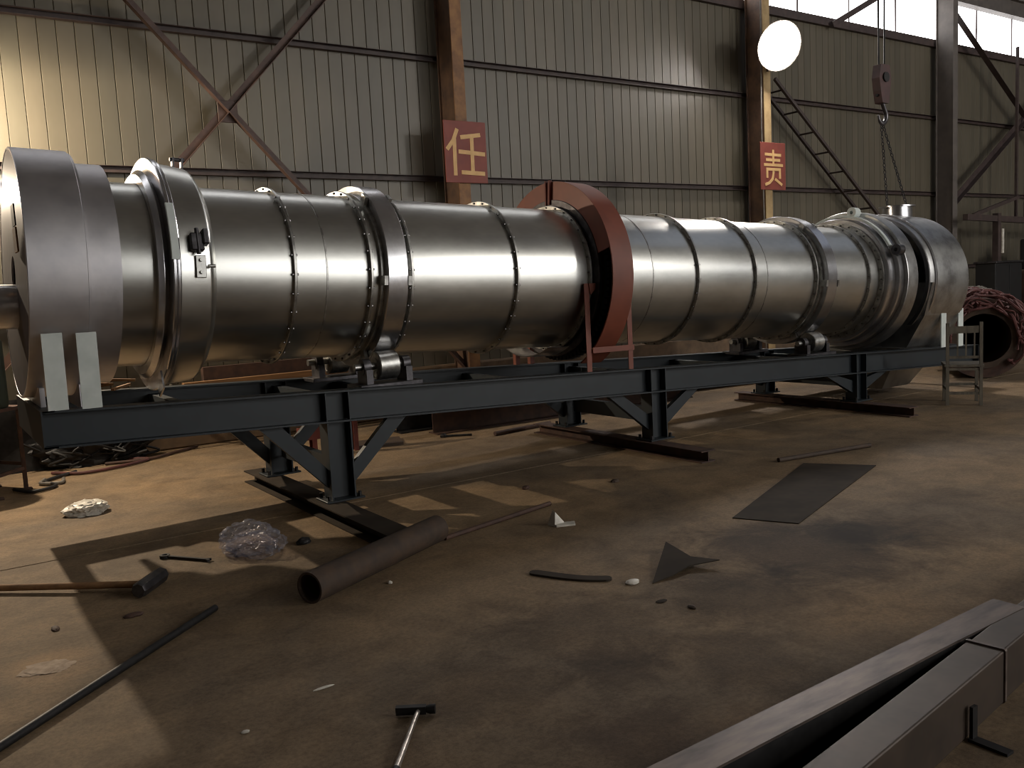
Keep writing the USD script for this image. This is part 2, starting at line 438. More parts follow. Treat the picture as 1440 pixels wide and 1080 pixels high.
wl = thing('wall_left', (X0, 0, 0), 'grey end wall of the hall', 'wall', kind='structure')
part(wl, 'sheet', box(X0 - .06, X0, YB, YW, 0, ZTOP), WALLGREY)
wr = thing('wall_right', (X1, 0, 0), 'far grey end wall of the hall', 'wall', kind='structure')
part(wr, 'sheet', box(X1, X1 + .06, YB, YW, 0, ZTOP), WALLGREY)
ce = thing('ceiling', (9, 0, ZTOP), 'dark corrugated roof deck with steel rafters', 'ceiling', kind='structure')
part(ce, 'deck', box(X0, X1, YB, YW, ZTOP, ZTOP + .08), ROOF)
w4 = thing('window_4', (17.5, 5, ZTOP), 'added unseen translucent skylight strips in the roof over the far half of the hall', 'skylight', kind='structure')  # added for the bluish light on the drum's far end
for xx in (13.2, 15.0, 18.6, 20.6):
    part(w4, 'pane', box(xx, xx + 1.5, 1.5, 8.5, ZTOP - .03, ZTOP - .01), DAY_TOP)
for xx in (.2, 6.15, 12.05, 17.85, 23.7):
    part(ce, 'rafter', ibeam((xx, YB + .2, ZTOP - .25), (xx, YW - .3, ZTOP - .25), .4, .2), GIRT)

# columns, deep H sections, front flange at y = 9.8
COLS = [(.12, 'brown steel column at the left end of the ribbed wall'), (6.08, 'brown rusty steel column carrying the first red sign'),
        (12.03, 'brown steel column carrying the floodlight and the second red sign'), (17.76, 'dark steel column at the far right without a sign')]
for k, (xc, lab) in enumerate(COLS):
    t = thing('steel_column', (xc, 9.95, 0), lab, 'column', 'columns along the ribbed wall')
    mt = DARKGREY if k == 3 else COLUMN
    part(t, 'front_flange', cbox(xc - .085, xc + .085, 9.8, 9.816, 0, 9.0, .003), (COLUMN_RUST if k == 1 else LAMPLIT_FLANGE if k == 2 else mt))
    part(t, 'web', box(xc - .07, xc - .062, 9.816, 10.14, 0, 9.0), mt)
    part(t, 'web', box(xc + .062, xc + .07, 9.816, 10.14, 0, 9.0), mt)
    part(t, 'rear_flange', cbox(xc - .1, xc + .1, 10.14, 10.156, 0, 9.0, .003), mt)
    part(t, 'base_plate', cbox(xc - .2, xc + .2, 9.7, 10.13, 0, .025, .004), mt)

# X bracing in the left bay and the right bay
def xbrace(xa, xb, zc, half, y, labs, mt, w=.085):
    xm = (xa + xb) / 2
    for k, sgn in enumerate((-1, 1)):
        dz = half * (xb - xa) / 2
        single('brace', angle((xa, y + .012 * k, zc - sgn * -1 * dz * -1), (xb, y + .012 * k, zc + sgn * -1 * dz * -1), w, .008, 1), mt, labs[k], 'brace', 'diagonal braces between the wall columns')
    single('gusset_plate', cbox(xm - .11, xm + .11, y - .02, y - .008, zc - .1, zc + .14, .004), mt, labs[2], 'steel plate')


xbrace(.29, 5.99, 3.67, 1.09, 9.95, ('brown angle brace falling to the right on the left wall bay', 'brown angle brace rising to the right on the left wall bay', 'small brown gusset plate where the two left braces cross'), BRACE)
xbrace(17.9, 23.8, 4.69, .64, 9.95, ('dark angle brace falling to the right beyond the last column', 'dark angle brace rising to the right beyond the last column', 'dark gusset plate where the two far right braces cross'), GIRT, .12)
# window stay with holes
t = thing('window_stay', (14.3, 10.1, 6.0), 'perforated steel strut slanting across the daylight strip', 'strut')
part(t, 'strut', bar((14.25, 10.12, 6.0), (15.75, 10.12, 6.72), .02, .1), GIRT)

# ---------------------------------------------------------------- signs
def strokes(lines, w, sx, sz, ox, oz):
    shapes = []
    for ln in lines:
        pts = [(ox + u * sx, oz - v * sz) for u, v in ln]
        shapes.append(LineString(pts).buffer(w / 2, cap_style=2, join_style=2))
    return shapes


def sign(x0, x1, z0, z1, lines, w, lab):
    t = thing('sign_board', ((x0 + x1) / 2, 9.78, z0), lab, 'sign', 'red character boards on the columns')
    q = part(t, 'board', cbox(x0, x1, 9.77, 9.785, z0, z1, .003), RED_SIGN)
    for i_, g in enumerate(strokes(lines, w, x1 - x0, z1 - z0, x0, z1)):
        m = trimesh.creation.extrude_polygon(g, .003 + .0007 * i_)
        v = m.vertices.copy(); m.vertices = np.stack([v[:, 0], 9.7695 - v[:, 2], v[:, 1]], 1)
        trimesh.repair.fix_normals(m)
        part(q, 'stroke', m, YELLOW, smooth=False)


REN = [[(.315, .13), (.21, .32), (.055, .47)], [(.235, .29), (.225, .885)], [(.38, .265), (.86, .21)], [(.32, .495), (.955, .525)], [(.65, .24), (.64, .83)], [(.37, .83), (.93, .845)]]
ZE = [[(.17, .25), (.82, .26)], [(.21, .365), (.78, .37)], [(.13, .47), (.89, .475)], [(.5, .15), (.5, .47)], [(.25, .75), (.25, .565), (.76, .565), (.76, .76)], [(.51, .6), (.46, .77), (.34, .85), (.16, .895)], [(.56, .77), (.84, .895)]]
sign(5.79, 6.42, 2.965, 3.74, REN, .052, 'red board with the cream character 任 on the nearer column')
sign(11.79, 12.42, 2.99, 3.76, ZE, .046, 'red board with the cream character 责 under the floodlight')

# ---------------------------------------------------------------- floodlight, ladder
t = thing('floodlight', (12.09, 9.6, 5.0), 'glaring round floodlight at the top of the second column', 'lamp')
aim = np.array([-.35, -1, -.42]); aim /= np.linalg.norm(aim)
lc = np.array([11.88, 9.42, 5.2])


def disc_along(p, q, prof, n=40):
    """lathe round p->q, prof (fraction along, radius)"""
    p, d, s, u, L = frame(p, q)
    th = np.arange(n) * 2 * np.pi / n
    v = np.array([[p + d * L * f + r * (math.cos(a) * s + math.sin(a) * u) for f, r in prof] for a in th]).reshape(-1, 3)
    kk = len(prof); f = []
    for i in range(n):
        i2 = (i + 1) % n
        for j in range(kk - 1):
            f += [[i * kk + j, i2 * kk + j, i2 * kk + j + 1], [i * kk + j, i2 * kk + j + 1, i * kk + j + 1]]
    m = trimesh.Trimesh(v, f, process=True)
    trimesh.repair.fix_normals(m)
    return m


part(t, 'reflector', disc_along(lc - aim * .22, lc, [(0, .001), (0, .09), (.35, .2), (.95, .36), (1, .385), (1, .36), (.9, .34)]), DARKGREY)
part(t, 'lens', disc_along(lc - aim * .012, lc + aim * .1, [(0, .001), (0, .355), (.35, .335), (.7, .25), (.92, .12), (1, .001)]), LAMP_GLASS)
part(t, 'bracket', [bar(lc - aim * .2, (12.03, 9.8, 5.2), .04, .04), bar((12.03, 9.79, 4.9), (12.03, 9.79, 5.4), .05, .015)], DARKGREY)
# left lamp's housing (just outside the picture)
t = thing('work_lamp', (.3, 9.7, 2.6), 'box work lamp on the left column lighting the back of the drum', 'lamp')
ll = np.array(LAMP_L); la = np.array([.22, -1, -.42]); la /= np.linalg.norm(la)
part(t, 'housing', bar(ll - la * .14, ll - la * .02, .26, .18), DARKGREY)
part(t, 'bracket', bar(ll - la * .1, (.14, 9.8, 2.8), .03, .03), DARKGREY)

t = thing('high_floodlight_housing', (16.4, -9.1, 7.4), 'square floodlight housing high on the wall behind the camera', 'lamp')
kk, ka = np.array(KEY), np.array([-.5, 1, -.25]) / np.linalg.norm([-.5, 1, -.25])
part(t, 'housing', bar(kk - ka * .3, kk - ka * .02, 1.2, 1.2), DARKGREY)
part(t, 'bracket', bar(kk - ka * .28, (16.7, -9.99, 8.2), .08, .08), DARKGREY)
t = thing('added_wash_hood', (-.1, 9.3, 3.2), 'added unseen sheet-metal hood that shapes the light on the left wall', 'lamp')  # added out of view to cut off the wall wash at its top
part(t, 'hood', [box(-.3, .78, 9.3, 9.51, 3.6, 3.608), box(-.3, .4, 9.3, 9.308, 3.4, 3.6)], DARKGREY)
part(t, 'bracket', bar((.1, 9.3, 3.62), (.12, 9.81, 3.62), .03, .03), DARKGREY)

t = thing('ladder', (15, 10, 0), 'dark steel ladder leaning up to the floodlight column', 'ladder')
la0, la1 = np.array([18.45, 0, 0.0]), np.array([12.2, 0, 4.8])
for y in (9.78, 10.12):
    part(t, 'rail', bar(la0 + [0, y, 0], la1 + [0, y, 0], .05, .05), LADDER)
nr = 15
for k in range(nr):
    f = (k + .5) / nr
    p = la0 * (1 - f) + la1 * f
    part(t, 'rung', rod(p + [0, 9.78, 0], p + [0, 10.12, 0], .016, 8), LADDER)

single('cable', tube([(11.86, 9.79, 0.1), (11.87, 9.785, 2.4), (11.85, 9.785, 4), (11.88, 9.785, 6)], .012, 6), HOSE_GREY, 'thin pale cable running down beside the second column', 'cable')

# ---------------------------------------------------------------- support frame
def zt(X):
    return .998 - .0415 * (X - .59)


YF, YR, BH = 5.97, 7.42, .232
t = thing('steel_trestle', (6, YC, 0), 'long blue-grey steel trestle on six legs carrying the silver drum', 'trestle')
for y, nm in ((YF + .075, 'front'), (YR - .075, 'rear')):
    part(t, 'rail_beam', ibeam((.6, y, zt(.6) - BH / 2), (11.4, y, zt(11.4) - BH / 2), BH, .15, .012, .008), FRAME, smooth=False)
part(t, 'end_channel', channel((.595, YF, zt(.6) - BH / 2), (.595, YR, zt(.6) - BH / 2), BH, .08, .01, side=1), FRAME, smooth=False)
part(t, 'end_channel', channel((11.4, YF, zt(11.4) - BH / 2), (11.4, YR, zt(11.4) - BH / 2), BH, .08, .01, side=-1), FRAME, smooth=False)
for xc in (1.5, 2.5, 3.05, 4.4, 5.72, 7.2, 8.3, 8.87, 9.8):
    part(t, 'cross_member', channel((xc, YF + .08, zt(xc) - .13), (xc, YR - .08, zt(xc) - .13), .16, .07, .008), FRAME, smooth=False)
LEGX = (2.51, 5.71, 8.87)
ZS = .105
for xl in LEGX:
    for yf in (YF + .075, YR - .075):
        q = part(t, 'leg', ibeam((xl, yf, ZS + .014), (xl, yf, zt(xl) - BH), .19, .15, .011, .008, upv=(1, 0, 0)), FRAME, smooth=False)
        part(q, 'foot_plate', cbox(xl - .15, xl + .15, yf - .11, yf + .11, ZS, ZS + .014, .003), FRAME, smooth=False)
        for dx in (-.09, .09):
            part(t, 'stiffener', box(xl + dx - .005, xl + dx + .005, yf - .074, yf + .074, zt(xl) - BH + .012, zt(xl) - .012), FRAME, smooth=False)
        for sx in (-1, 1):
            zb = zt(xl + sx * .45) - BH - .001
            P = [(sx * .58, zb + .0187 * -sx * .13), (sx * .42, zb), (sx * .096, ZS + .24), (sx * .096, ZS + .1)]
            m = trimesh.creation.extrude_polygon(Polygon(P), .05)
            v = m.vertices.copy(); m.vertices = np.stack([xl + v[:, 0], yf - .025 + v[:, 2], v[:, 1]], 1); trimesh.repair.fix_normals(m)
            part(t, 'brace', m, FRAME, smooth=False)
        fb = []
        for dx in (-.12, .12):
            for dy in (-.08, .08):
                fb.append(trimesh.creation.cylinder(.014, segment=np.array([(xl + dx, yf + dy, ZS + .012), (xl + dx, yf + dy, ZS + .05)]), sections=6))
        part(q, 'anchor_bolts', fb, DARK, kind='stuff')
    part(t, 'tie_beam', channel((xl, YF + .15, .33), (xl, YR - .15, .33), .14, .06, .008), FRAME, smooth=False)
for xp in (.64, .83, 10.49, 10.88):
    zz = zt(xp)
    v = trimesh.creation.box((.115, .012, .475)); v.apply_transform(trimesh.transformations.rotation_matrix(.08 if xp < 5 else .0, (1, 0, 0)))
    v.apply_translation((xp + .056, YF - (.012 if xp < 5 else .008), zz + .236))
    part(t, 'upright_plate', v, WHITE_PLATE, smooth=False, label='white film-covered upright plate')

for k, (xs, y0, y1, lab) in enumerate(((2.405, 4.8, 7.72, 'dark steel skid beam under the nearest pair of frame legs'), (5.6, 5.27, 7.75, 'dark steel skid beam under the middle pair of frame legs'), (8.77, 5.28, 7.7, 'dark steel skid beam under the farthest pair of frame legs'))):
    tt = thing('skid_beam', (xs, (y0 + y1) / 2, 0), lab, 'steel beam', 'skid beams under the trestle legs')
    part(tt, 'beam', ibeam((xs, y0, ZS / 2), (xs, y1, ZS / 2), ZS - .001, .19 if k == 0 else .17, .01, .008), RUST_DARK if k else PLATE, smooth=False)

# ---------------------------------------------------------------- the drum
t = thing('rotary_drum', (6, YC, 1.0), 'long silver steel rotary drum with bolted flanges lying on the frame', 'rotary drum')
R = .641
cuts = [1.13, 2.545, 4.225, 5.02, 5.78, 7.40, 9.15, 9.72]
for a, b in zip(cuts[:-1], cuts[1:]):
    part(t, 'shell', lathe([(a + .001, R - .012), (b - .001, R - .012), (b - .001, R - .001), (b - .003, R), (a + .003, R), (a + .001, R - .001)], 160), STEEL)
for s in (2.545, 5.78, 7.40):
    part(t, 'weld_seam', lathe([(s - .009, R - .004), (s + .009, R - .004), (s + .006, R + .003), (s - .006, R + .003)], 128), STEEL_B)
for s, pl in ((2.295, 1), (4.222, 2), (5.0, 2), (6.362, 2), (7.197, 2), (9.147, 1)):
    q = part(t, 'flange', ring(s - .011, s + .011, R - .01, R + .034, .003), STEEL_B)
    part(q, 'flange_bolts', bolts(s, R + .018, 30, .0085, .046, phase=3 * s), BOLT, kind='stuff')
# riding rings (tyres)
for s, in ((3.07,), (8.36,)):
    part(t, 'riding_ring', ring(s - .08, s + .09, R + .03, .731, .006), STEEL_BRIGHT)
    part(t, 'ring_spacer', ring(s - .11, s + .11, R - .005, R + .03, .004), STEEL_B)
    for d in (-.185, .155):
        q = part(t, 'flange', ring(s + d - .01, s + d + .01, R - .01, R + .04, .003), STEEL_B)
        part(q, 'flange_bolts', bolts(s + d, R + .022, 30, .0085, .046, phase=s), BOLT, kind='stuff')
    for k in range(6):
        a = 60 * k + 34
        for d in (-.1, .1):
            c = dp(s + d, R + .06, a)
            m = trimesh.creation.box((.03, .07, .075)); T = np.eye(4)
            rad = dp(0, 1, a) - P0; T[:3, 0], T[:3, 1], T[:3, 2] = AX, np.cross(rad, AX), rad; T[:3, 3] = c
            m.apply_transform(T); part(t, 'ring_stop', m, STEEL_B)
# girth gear inside the guard
NT = 84
gp = []
for k in range(NT):
    a = 2 * math.pi * k / NT
    for da, r in ((-.4, .735), (-.2, .775), (.2, .775), (.4, .735)):
        gp.append((r * math.cos(a + da * 2 * math.pi / NT), r * math.sin(a + da * 2 * math.pi / NT)))
gear = trimesh.creation.extrude_polygon(Polygon(gp, [[((R + .05) * math.cos(x), (R + .05) * math.sin(x)) for x in np.linspace(0, 2 * math.pi, 90)[:-1]]]), .1)
T = np.eye(4); T[:3, 0], T[:3, 1], T[:3, 2] = UP, np.cross(AX, UP), AX; T[:3, 3] = P0 + AX * 5.12
gear.apply_transform(T)
part(t, 'girth_gear', gear, DARK)
part(t, 'gear_seat', ring(5.04, 5.07, R - .005, .735, .003), DULL)
part(t, 'gear_seat', ring(5.08, 5.22, R - .005, R + .056, .003), DULL)
# far-end seal ring and its clamps
q = part(t, 'seal_flange', ring(9.36, 9.385, R - .01, .70, .003), STEEL_B)
part(q, 'flange_bolts', bolts(9.375, .672, 36, .01, .06), BOLT, kind='stuff')
part(t, 'seal_band', ring(9.385, 9.56, .66, .75, .01), STEEL_BRIGHT)

# ---------------------------------------------------------------- feed head (left end)
t = thing('feed_head', (1.0, YC, .95), 'dull silver stepped end housing with a pipe outlet at the left end', 'drum housing')
part(t, 'outer_casing', lathe([(.60, .805), (.93, .805), (.93, .818), (.926, .822), (.604, .822), (.6, .818)], 160), STEEL_HEAD)
part(t, 'end_plate', lathe([(.602, .12), (.614, .12), (.614, .806), (.602, .806)], 160), END_PLATE)
part(t, 'step_plate', lathe([(.928, .70), (.945, .70), (.945, .81), (.928, .81)], 128), STEEL_HEAD)
part(t, 'inner_casing', lathe([(.94, .735), (1.125, .735), (1.125, .748), (.94, .748)], 160), STEEL_HEAD)
part(t, 'step_plate', lathe([(1.122, .60), (1.134, .60), (1.134, .748), (1.122, .748)], 128), STEEL_HEAD)
q0 = P0 + AX * .61
oy, oz = 6.62, 1.64
part(t, 'outlet_pipe', disc_along((.62, oy, oz), (.47, oy, oz + .005), [(0, .13), (0, .145), (1, .145), (1, .13), (0, .13)], 48), STEEL_BRIGHT)
part(t, 'outlet_pipe', disc_along((.46, oy, oz + .005), (.1, oy, oz + .02), [(0, .12), (0, .135), (1, .135), (1, .12), (0, .12)], 48), STEEL_BRIGHT)
part(t, 'pipe_collar', disc_along((.48, oy, oz + .005), (.455, oy, oz + .005), [(0, .12), (0, .15), (1, .15), (1, .12), (0, .12)], 48), STEEL_BRIGHT)
# inspection door on the end plate
hb = P0 + AX * .59 + UP * .27 + np.array([0, -.42, 0])
part(t, 'inspection_door', box(hb[0] - .01, hb[0], hb[1] - .09, hb[1] + .09, hb[2] - .15, hb[2] + .0), WOOD)
part(t, 'inspection_opening', box(hb[0] - .008, hb[0], hb[1] - .09, hb[1] + .07, hb[2] + .01, hb[2] + .14), BLACK)
part(t, 'saddle', [box(.63, .66, 6.25, 7.15, .97, 1.12), box(.86, .89, 6.25, 7.15, .965, 1.12)], STEEL_HEAD)

# seal housing between head and drum
t = thing('seal_housing', (1.55, YC, .9), 'shiny flanged seal ring housing next to the left end housing', 'seal ring')
part(t, 'inner_sleeve', ring(1.36, 1.425, R + .004, .734, .03), STEEL_BRIGHT)
part(t, 'front_flange', ring(1.425, 1.452, R + .004, .825, .006), STEEL_BRIGHT)
part(t, 'casing', lathe([(1.452, R + .004), (1.73, R + .004), (1.73, .70), (1.69, .758), (1.67, .766), (1.50, .79), (1.452, .79)], 160), STEEL)
part(t, 'edge_band', ring(1.452, 1.478, .78, .817, .006), STEEL_BRIGHT)
# joint strap on the flange
part(t, 'joint_strap', ring(1.418, 1.468, .818, .832, .003, 20, 58, 85), WHITE_PLATE)
part(t, 'lifting_lug', [bar(dp(1.63, .76, 6), dp(1.63, .84, 6), .05, .014, AX), bar(dp(1.69, .75, 6), dp(1.69, .84, 6), .05, .014, AX), rod(dp(1.61, .825, 6), dp(1.71, .825, 6), .014)], DULL)
lk = []
for s, dth, rr, sz in ((1.60, 76, .80, (.10, .10, .06)),):
    c = dp(s, rr, dth); rad = dp(0, 1, dth) - P0
    T = np.eye(4); T[:3, 0], T[:3, 1], T[:3, 2] = AX, np.cross(rad, AX), rad; T[:3, 3] = c
    m = cbox(-.055, .03, -.07, .05, -.02, .03, .008); m.apply_transform(T); lk.append(m)
    m = cbox(.02, .06, -.03, .075, -.02, .05, .008); m.apply_transform(T); lk.append(m)
    m = rod((-.01, -.09, .02), (-.01, .08, .02), .014); m.apply_transform(T); lk.append(m)
part(t, 'clamp', lk, DULL)
rad = dp(0, 1, 86) - P0; T = np.eye(4); T[:3, 0], T[:3, 1], T[:3, 2] = AX, np.cross(rad, AX), rad; T[:3, 3] = dp(1.62, .785, 87)
m = trimesh.util.concatenate([cbox(-.045, .02, -.085, .06, -.012, .012, .003), rod((-.012, -.05, .01), (-.012, -.05, .03), .012), rod((-.012, .03, .01), (-.012, .03, .03), .012), rod((.03, -.01, .02), (.075, -.01, .02), .011)])
m.apply_transform(T)
part(t, 'hinge_plate', m, STEEL_B)
# skirt and lip hanging below
part(t, 'drip_lip', [bar(dp(1.40, .80, 150), dp(1.40, .93, 150), .14, .012, AX)], STEEL_BRIGHT)

# ---------------------------------------------------------------- gear guard (orange)
t = thing('gear_guard', (5.17, YC, .8), 'orange round gear guard with orange legs at mid drum', 'gear guard')
part(t, 'rim_band', ring(5.05, 5.29, .893, .905, .002, 110, -125, 150), ORANGE)
part(t, 'front_plate', lathe([(5.05, .70), (5.062, .70), (5.062, .894), (5.05, .894)], 90, True, -110, 74), ORANGE)
part(t, 'rear_plate', lathe([(5.278, .70), (5.29, .70), (5.29, .894), (5.278, .894)], 110, True, -125, 150), ORANGE)
part(t, 'lower_cover', lathe([(4.74, .72), (4.98, .72), (4.98, .728), (4.74, .728)], 60, True, 150, 212), STEEL_BRIGHT)
part(t, 'joint_angle', [bar(dp(5.035, .69, 2), dp(5.035, .915, 2), .028, .028, AX), bar(dp(5.035, .69, -2), dp(5.035, .915, -2), .018, .02, AX)], RED_RUST)
part(t, 'joint_bolts', [trimesh.creation.cylinder(.012, segment=np.array([dp(s, .9, -1), dp(s, .935, -1)]), sections=6) for s in (5.08, 5.25)], DARK)
for xg, ztop in ((4.965, 1.6), (5.455, 1.53)):
    part(t, 'post', angle((xg, 6.03, zt(xg)), (xg, 6.03, ztop), .055, .007, 1, upv=(0, 1, 0)), ORANGE)
    m = trimesh.creation.extrude_polygon(Polygon([(0, 0), (.16, .0), (.02, -.1)]), .01)
    v = m.vertices.copy(); m.vertices = np.stack([xg - .01 + v[:, 0] * (.9 if xg < 5.2 else .1), 6.02 + v[:, 2] - (0 if xg < 5.2 else v[:, 0] * -1), ztop + v[:, 1]], 1)
    trimesh.repair.fix_normals(m)
    part(t, 'bracket', m, ORANGE)
part(t, 'cross_bar', bar((4.97, 6.02, zt(5.2) + .2), (5.46, 6.02, zt(5.2) + .19), .012, .05), ORANGE)
for xg in (5.08, 5.26):
    part(t, 'rear_post', bar((xg, 7.38, zt(xg)), (xg, 7.38, 1.55), .05, .05, (0, 1, 0)), ORANGE)

# ---------------------------------------------------------------- discharge hood (right end)
t = thing('discharge_hood', (10.4, YC, .1), 'rounded silver end hood with a hopper below and a flanged stack on top', 'drum housing')
part(t, 'seal_disc', lathe([(9.62, .70), (9.83, .70), (9.83, .842), (9.82, .848), (9.63, .848), (9.62, .842)], 160), STEEL_HOOD)
part(t, 'seal_band', ring(9.52, 9.625, .70, .80, .006), STEEL_BRIGHT)
part(t, 'tension_strap', ring(9.47, 9.52, .77, .80, .004, 60, -40, 60), WHITE_PLATE)
part(t, 'inner_drum', lathe([(9.83, .6), (10.3, .6), (10.3, .62), (9.83, .62)], 128), DARK)
part(t, 'casing', lathe([(10.13, .79), (10.145, .79), (10.3, .835), (10.92, .835), (10.96, .80), (10.975, .7), (10.975, .05), (10.985, .05), (10.99, .72), (10.97, .815), (10.93, .85), (10.29, .85), (10.13, .805)], 160), STEEL_HOOD)
part(t, 'rim_band', ring(10.125, 10.15, .76, .81, .004), STEEL_BRIGHT)
part(t, 'rim_band', ring(10.21, 10.25, .80, .845, .006), STEEL_BRIGHT)
for k, a in enumerate((12, 66)):
    part(t, 'strap_eye', [disc_along(dp(9.53, .84, a) - AX * .05, dp(9.53, .84, a) + AX * .05, [(0, .022), (0, .062), (1, .062), (1, .022), (0, .022)], 24)], WHITE_PLATE if k == 0 else DULL)
# cheeks that carry the hood down to the frame, and the hopper under it
def loft(rects):
    v, f = [], []
    for (xa, xb, ya, yb, z) in rects:
        v += [(xa, ya, z), (xb, ya, z), (xb, yb, z), (xa, yb, z)]
    n = len(rects)
    for i in range(n - 1):
        for j in range(4):
            a, b = i * 4 + j, i * 4 + (j + 1) % 4
            f += [[a, b, b + 4], [a, b + 4, a + 4]]
    f += [[0, 2, 1], [0, 3, 2]]
    e = 4 * (n - 1)
    f += [[e, e + 1, e + 2], [e, e + 2, e + 3]]
    m = trimesh.Trimesh(v, f, process=False); trimesh.repair.fix_normals(m)
    return m


part(t, 'chute', loft([(10.14, 10.965, 5.865, 7.535, 1.40), (10.12, 10.955, 5.96, 7.44, 1.0), (10.02, 10.93, 6.13, 7.27, .62)]), STEEL_HOOD, smooth=False)
part(t, 'hopper', loft([(9.9, 10.9, 6.14, 7.26, .62), (9.92, 10.5, 6.4, 7.0, .1)]), STEEL_HOOD, smooth=False)
sx = 10.74
zb, zt_ = ZC - .044 * sx + .78, 2.385
part(t, 'stack', disc_along((sx, YC, zb), (sx, YC, zt_), [(0, .185), (1, .185), (1, .17), (0, .17)], 48), STEEL_BRIGHT)
part(t, 'stack_flange', disc_along((sx, YC, zt_ - .012), (sx, YC, zt_ + .006), [(0, .165), (0, .225), (1, .225), (1, .165), (0, .165)], 48), STEEL_BRIGHT)

# ---------------------------------------------------------------- roller stations
for k, (s, y, lab) in enumerate(((3.03, 6.225, 'steel support roller under the near riding ring, camera side'), (3.03, 7.175, 'steel support roller under the near riding ring, wall side'),
                                 (8.32, 6.225, 'steel support roller under the far riding ring, camera side'), (8.32, 7.175, 'steel support roller under the far riding ring, wall side'))):
    axis = ZC - .044 * s
    zc = axis - .70
    zz = zt(s)
    tt = thing('support_roller', (s, y, zz), lab, 'roller', 'support rollers under the riding rings')
    part(tt, 'wheel', disc_along((s - .085, y, zc), (s + .085, y, zc), [(0, .001), (0, .06), (.02, .06), (.02, .09), (0, .09), (0, .106), (.04, .112), (.96, .112), (1, .106), (1, .09), (.98, .09), (.98, .06), (1, .06), (1, .001)], 48), STEEL_B)
    part(tt, 'shaft', rod((s - .26, y, zc), (s + .2, y, zc), .028, 20), STEEL_B)
    for dx in (-.2, .14):
        body = trimesh.util.concatenate([disc_along((s + dx, y, zc), (s + dx + .06, y, zc), [(0, .001), (0, .062), (1, .062), (1, .001)], 28), box(s + dx + .003, s + dx + .057, y - .085, y + .085, zz + .022, zc - .02)])
        part(tt, 'bearing_block', body, DULL)
    part(tt, 'base_plate', cbox(s - .27, s + .26, y - .13, y + .13, zz - .012 if abs(y - 6.225) < .01 else zz - .012, zz + .022, .004), DULL)

# ---------------------------------------------------------------- crane hook and slings
t = thing('crane_hook', (10.42, YC, 3.4), 'dark red crane hook block hanging from two ropes above the hood', 'crane hook')
part(t, 'rope', rod((10.36, YC, 4.0), (10.3, YC, 9.3), .011, 6), DARK)
part(t, 'rope', rod((10.47, YC, 4.0), (10.54, YC, 9.3), .011, 6), DARK)
hull = trimesh.creation.extrude_polygon(Polygon([(-.085, .12), (-.11, .27), (-.08, .42), (.08, .42), (.11, .27), (.085, .12), (.06, -.02), (-.05, -.02)]).buffer(.015), .11)
v = hull.vertices.copy(); hull.vertices = np.stack([10.415 + v[:, 0], YC - .055 + v[:, 2], 3.7 + v[:, 1]], 1); trimesh.repair.fix_normals(hull)
part(t, 'block', hull, PURPLE)
part(t, 'sheave', disc_along((10.415, YC - .075, 3.98), (10.415, YC + .075, 3.98), [(0, .001), (0, .06), (1, .06), (1, .001)], 24), DARK)
part(t, 'cross_pin', rod((10.3, YC, 3.76), (10.53, YC, 3.76), .018, 10), DARK)
hk = [(0, .0, 3.72), (.015, 0, 3.66), (.05, 0, 3.6), (.085, 0, 3.53), (.07, 0, 3.46), (.01, 0, 3.42), (-.055, 0, 3.45), (-.085, 0, 3.52)]
hp = spline([(10.425 + a, YC + b, c) for a, b, c in hk], 6)
part(t, 'hook', tube(hp, np.interp(np.linspace(0, 1, len(hp)), [0, .3, .7, 1], [.028, .026, .03, .012]), 10), DULL)


def chain(p, q, link=.055, r=.0055):
    p, q = np.array(p, float), np.array(q, float)
    n = int(np.linalg.norm(q - p) / (link * .78)); out = []
    for k in range(n):
        c = p + (q - p) * (k + .5) / n
        a = np.linspace(0, 2 * np.pi, 13)
        d = (q - p) / np.linalg.norm(q - p)
        sd = np.array([1., 0, 0]) if k % 2 else np.array([0, 1., 0])
        out.append(tube([c + d * .5 * link * math.sin(x) * .95 + sd * .27 * link * math.cos(x) for x in a], r, 5))
    return trimesh.util.concatenate(out)


t = thing('sling_chain', (10.5, YC, 2.3), 'thin two-leg chain sling hanging from the hook to the stack', 'chain')
part(t, 'chain_leg', chain((10.40, YC, 3.45), (10.53, YC, 2.36)), DARK)
part(t, 'chain_leg', chain((10.42, YC, 3.45), (10.86, YC - .12, 2.2)), DARK)

# ---------------------------------------------------------------- things on the floor
# rusty pipe
a, b, rp = np.array([1.585, 4.33, .085]), np.array([2.66, 4.86, .085]), .085
single('steel_pipe', disc_along(a, b, [(0, rp * .86), (0, rp), (1, rp), (1, rp * .86), (0, rp * .86)], 40), RUST, 'short rusty steel pipe lying on the floor in front of the frame', 'pipe')
single('steel_rod', rod((2.7, 4.84, .016), (3.72, 5.07, .016), .016), RUST_DARK, 'thin dark rod on the floor behind the rusty pipe', 'rod')
single('steel_rod', rod((-.05, 3.5, .018), (1.16, 4.575, .018), .018), DARK, 'long thin rod across the lit floor at the lower left', 'rod')
single('steel_rod', rod((5.98, 4.83, .02), (7.02, 4.65, .02), .02), RUST, 'brown rod lying on the open floor at the right', 'rod')
single('steel_rod', rod((5.13, 7.94, .025), (5.96, 8.05, .025), .025), RUST_DARK, 'dark rod on the floor behind the frame at its middle', 'rod')
# sledgehammer
t = thing('sledgehammer', (.6, 5.4, 0), 'long-handled sledgehammer lying on the floor at the left', 'hammer')
part(t, 'handle', rod((-.05, 6.05, .024), (.93, 5.18, .045), .02), WOOD)
part(t, 'head', disc_along((.88, 5.06, .048), (1.06, 5.29, .048), [(0, .001), (0, .038), (.06, .046), (.94, .046), (1, .038), (1, .001)], 8), DULL)
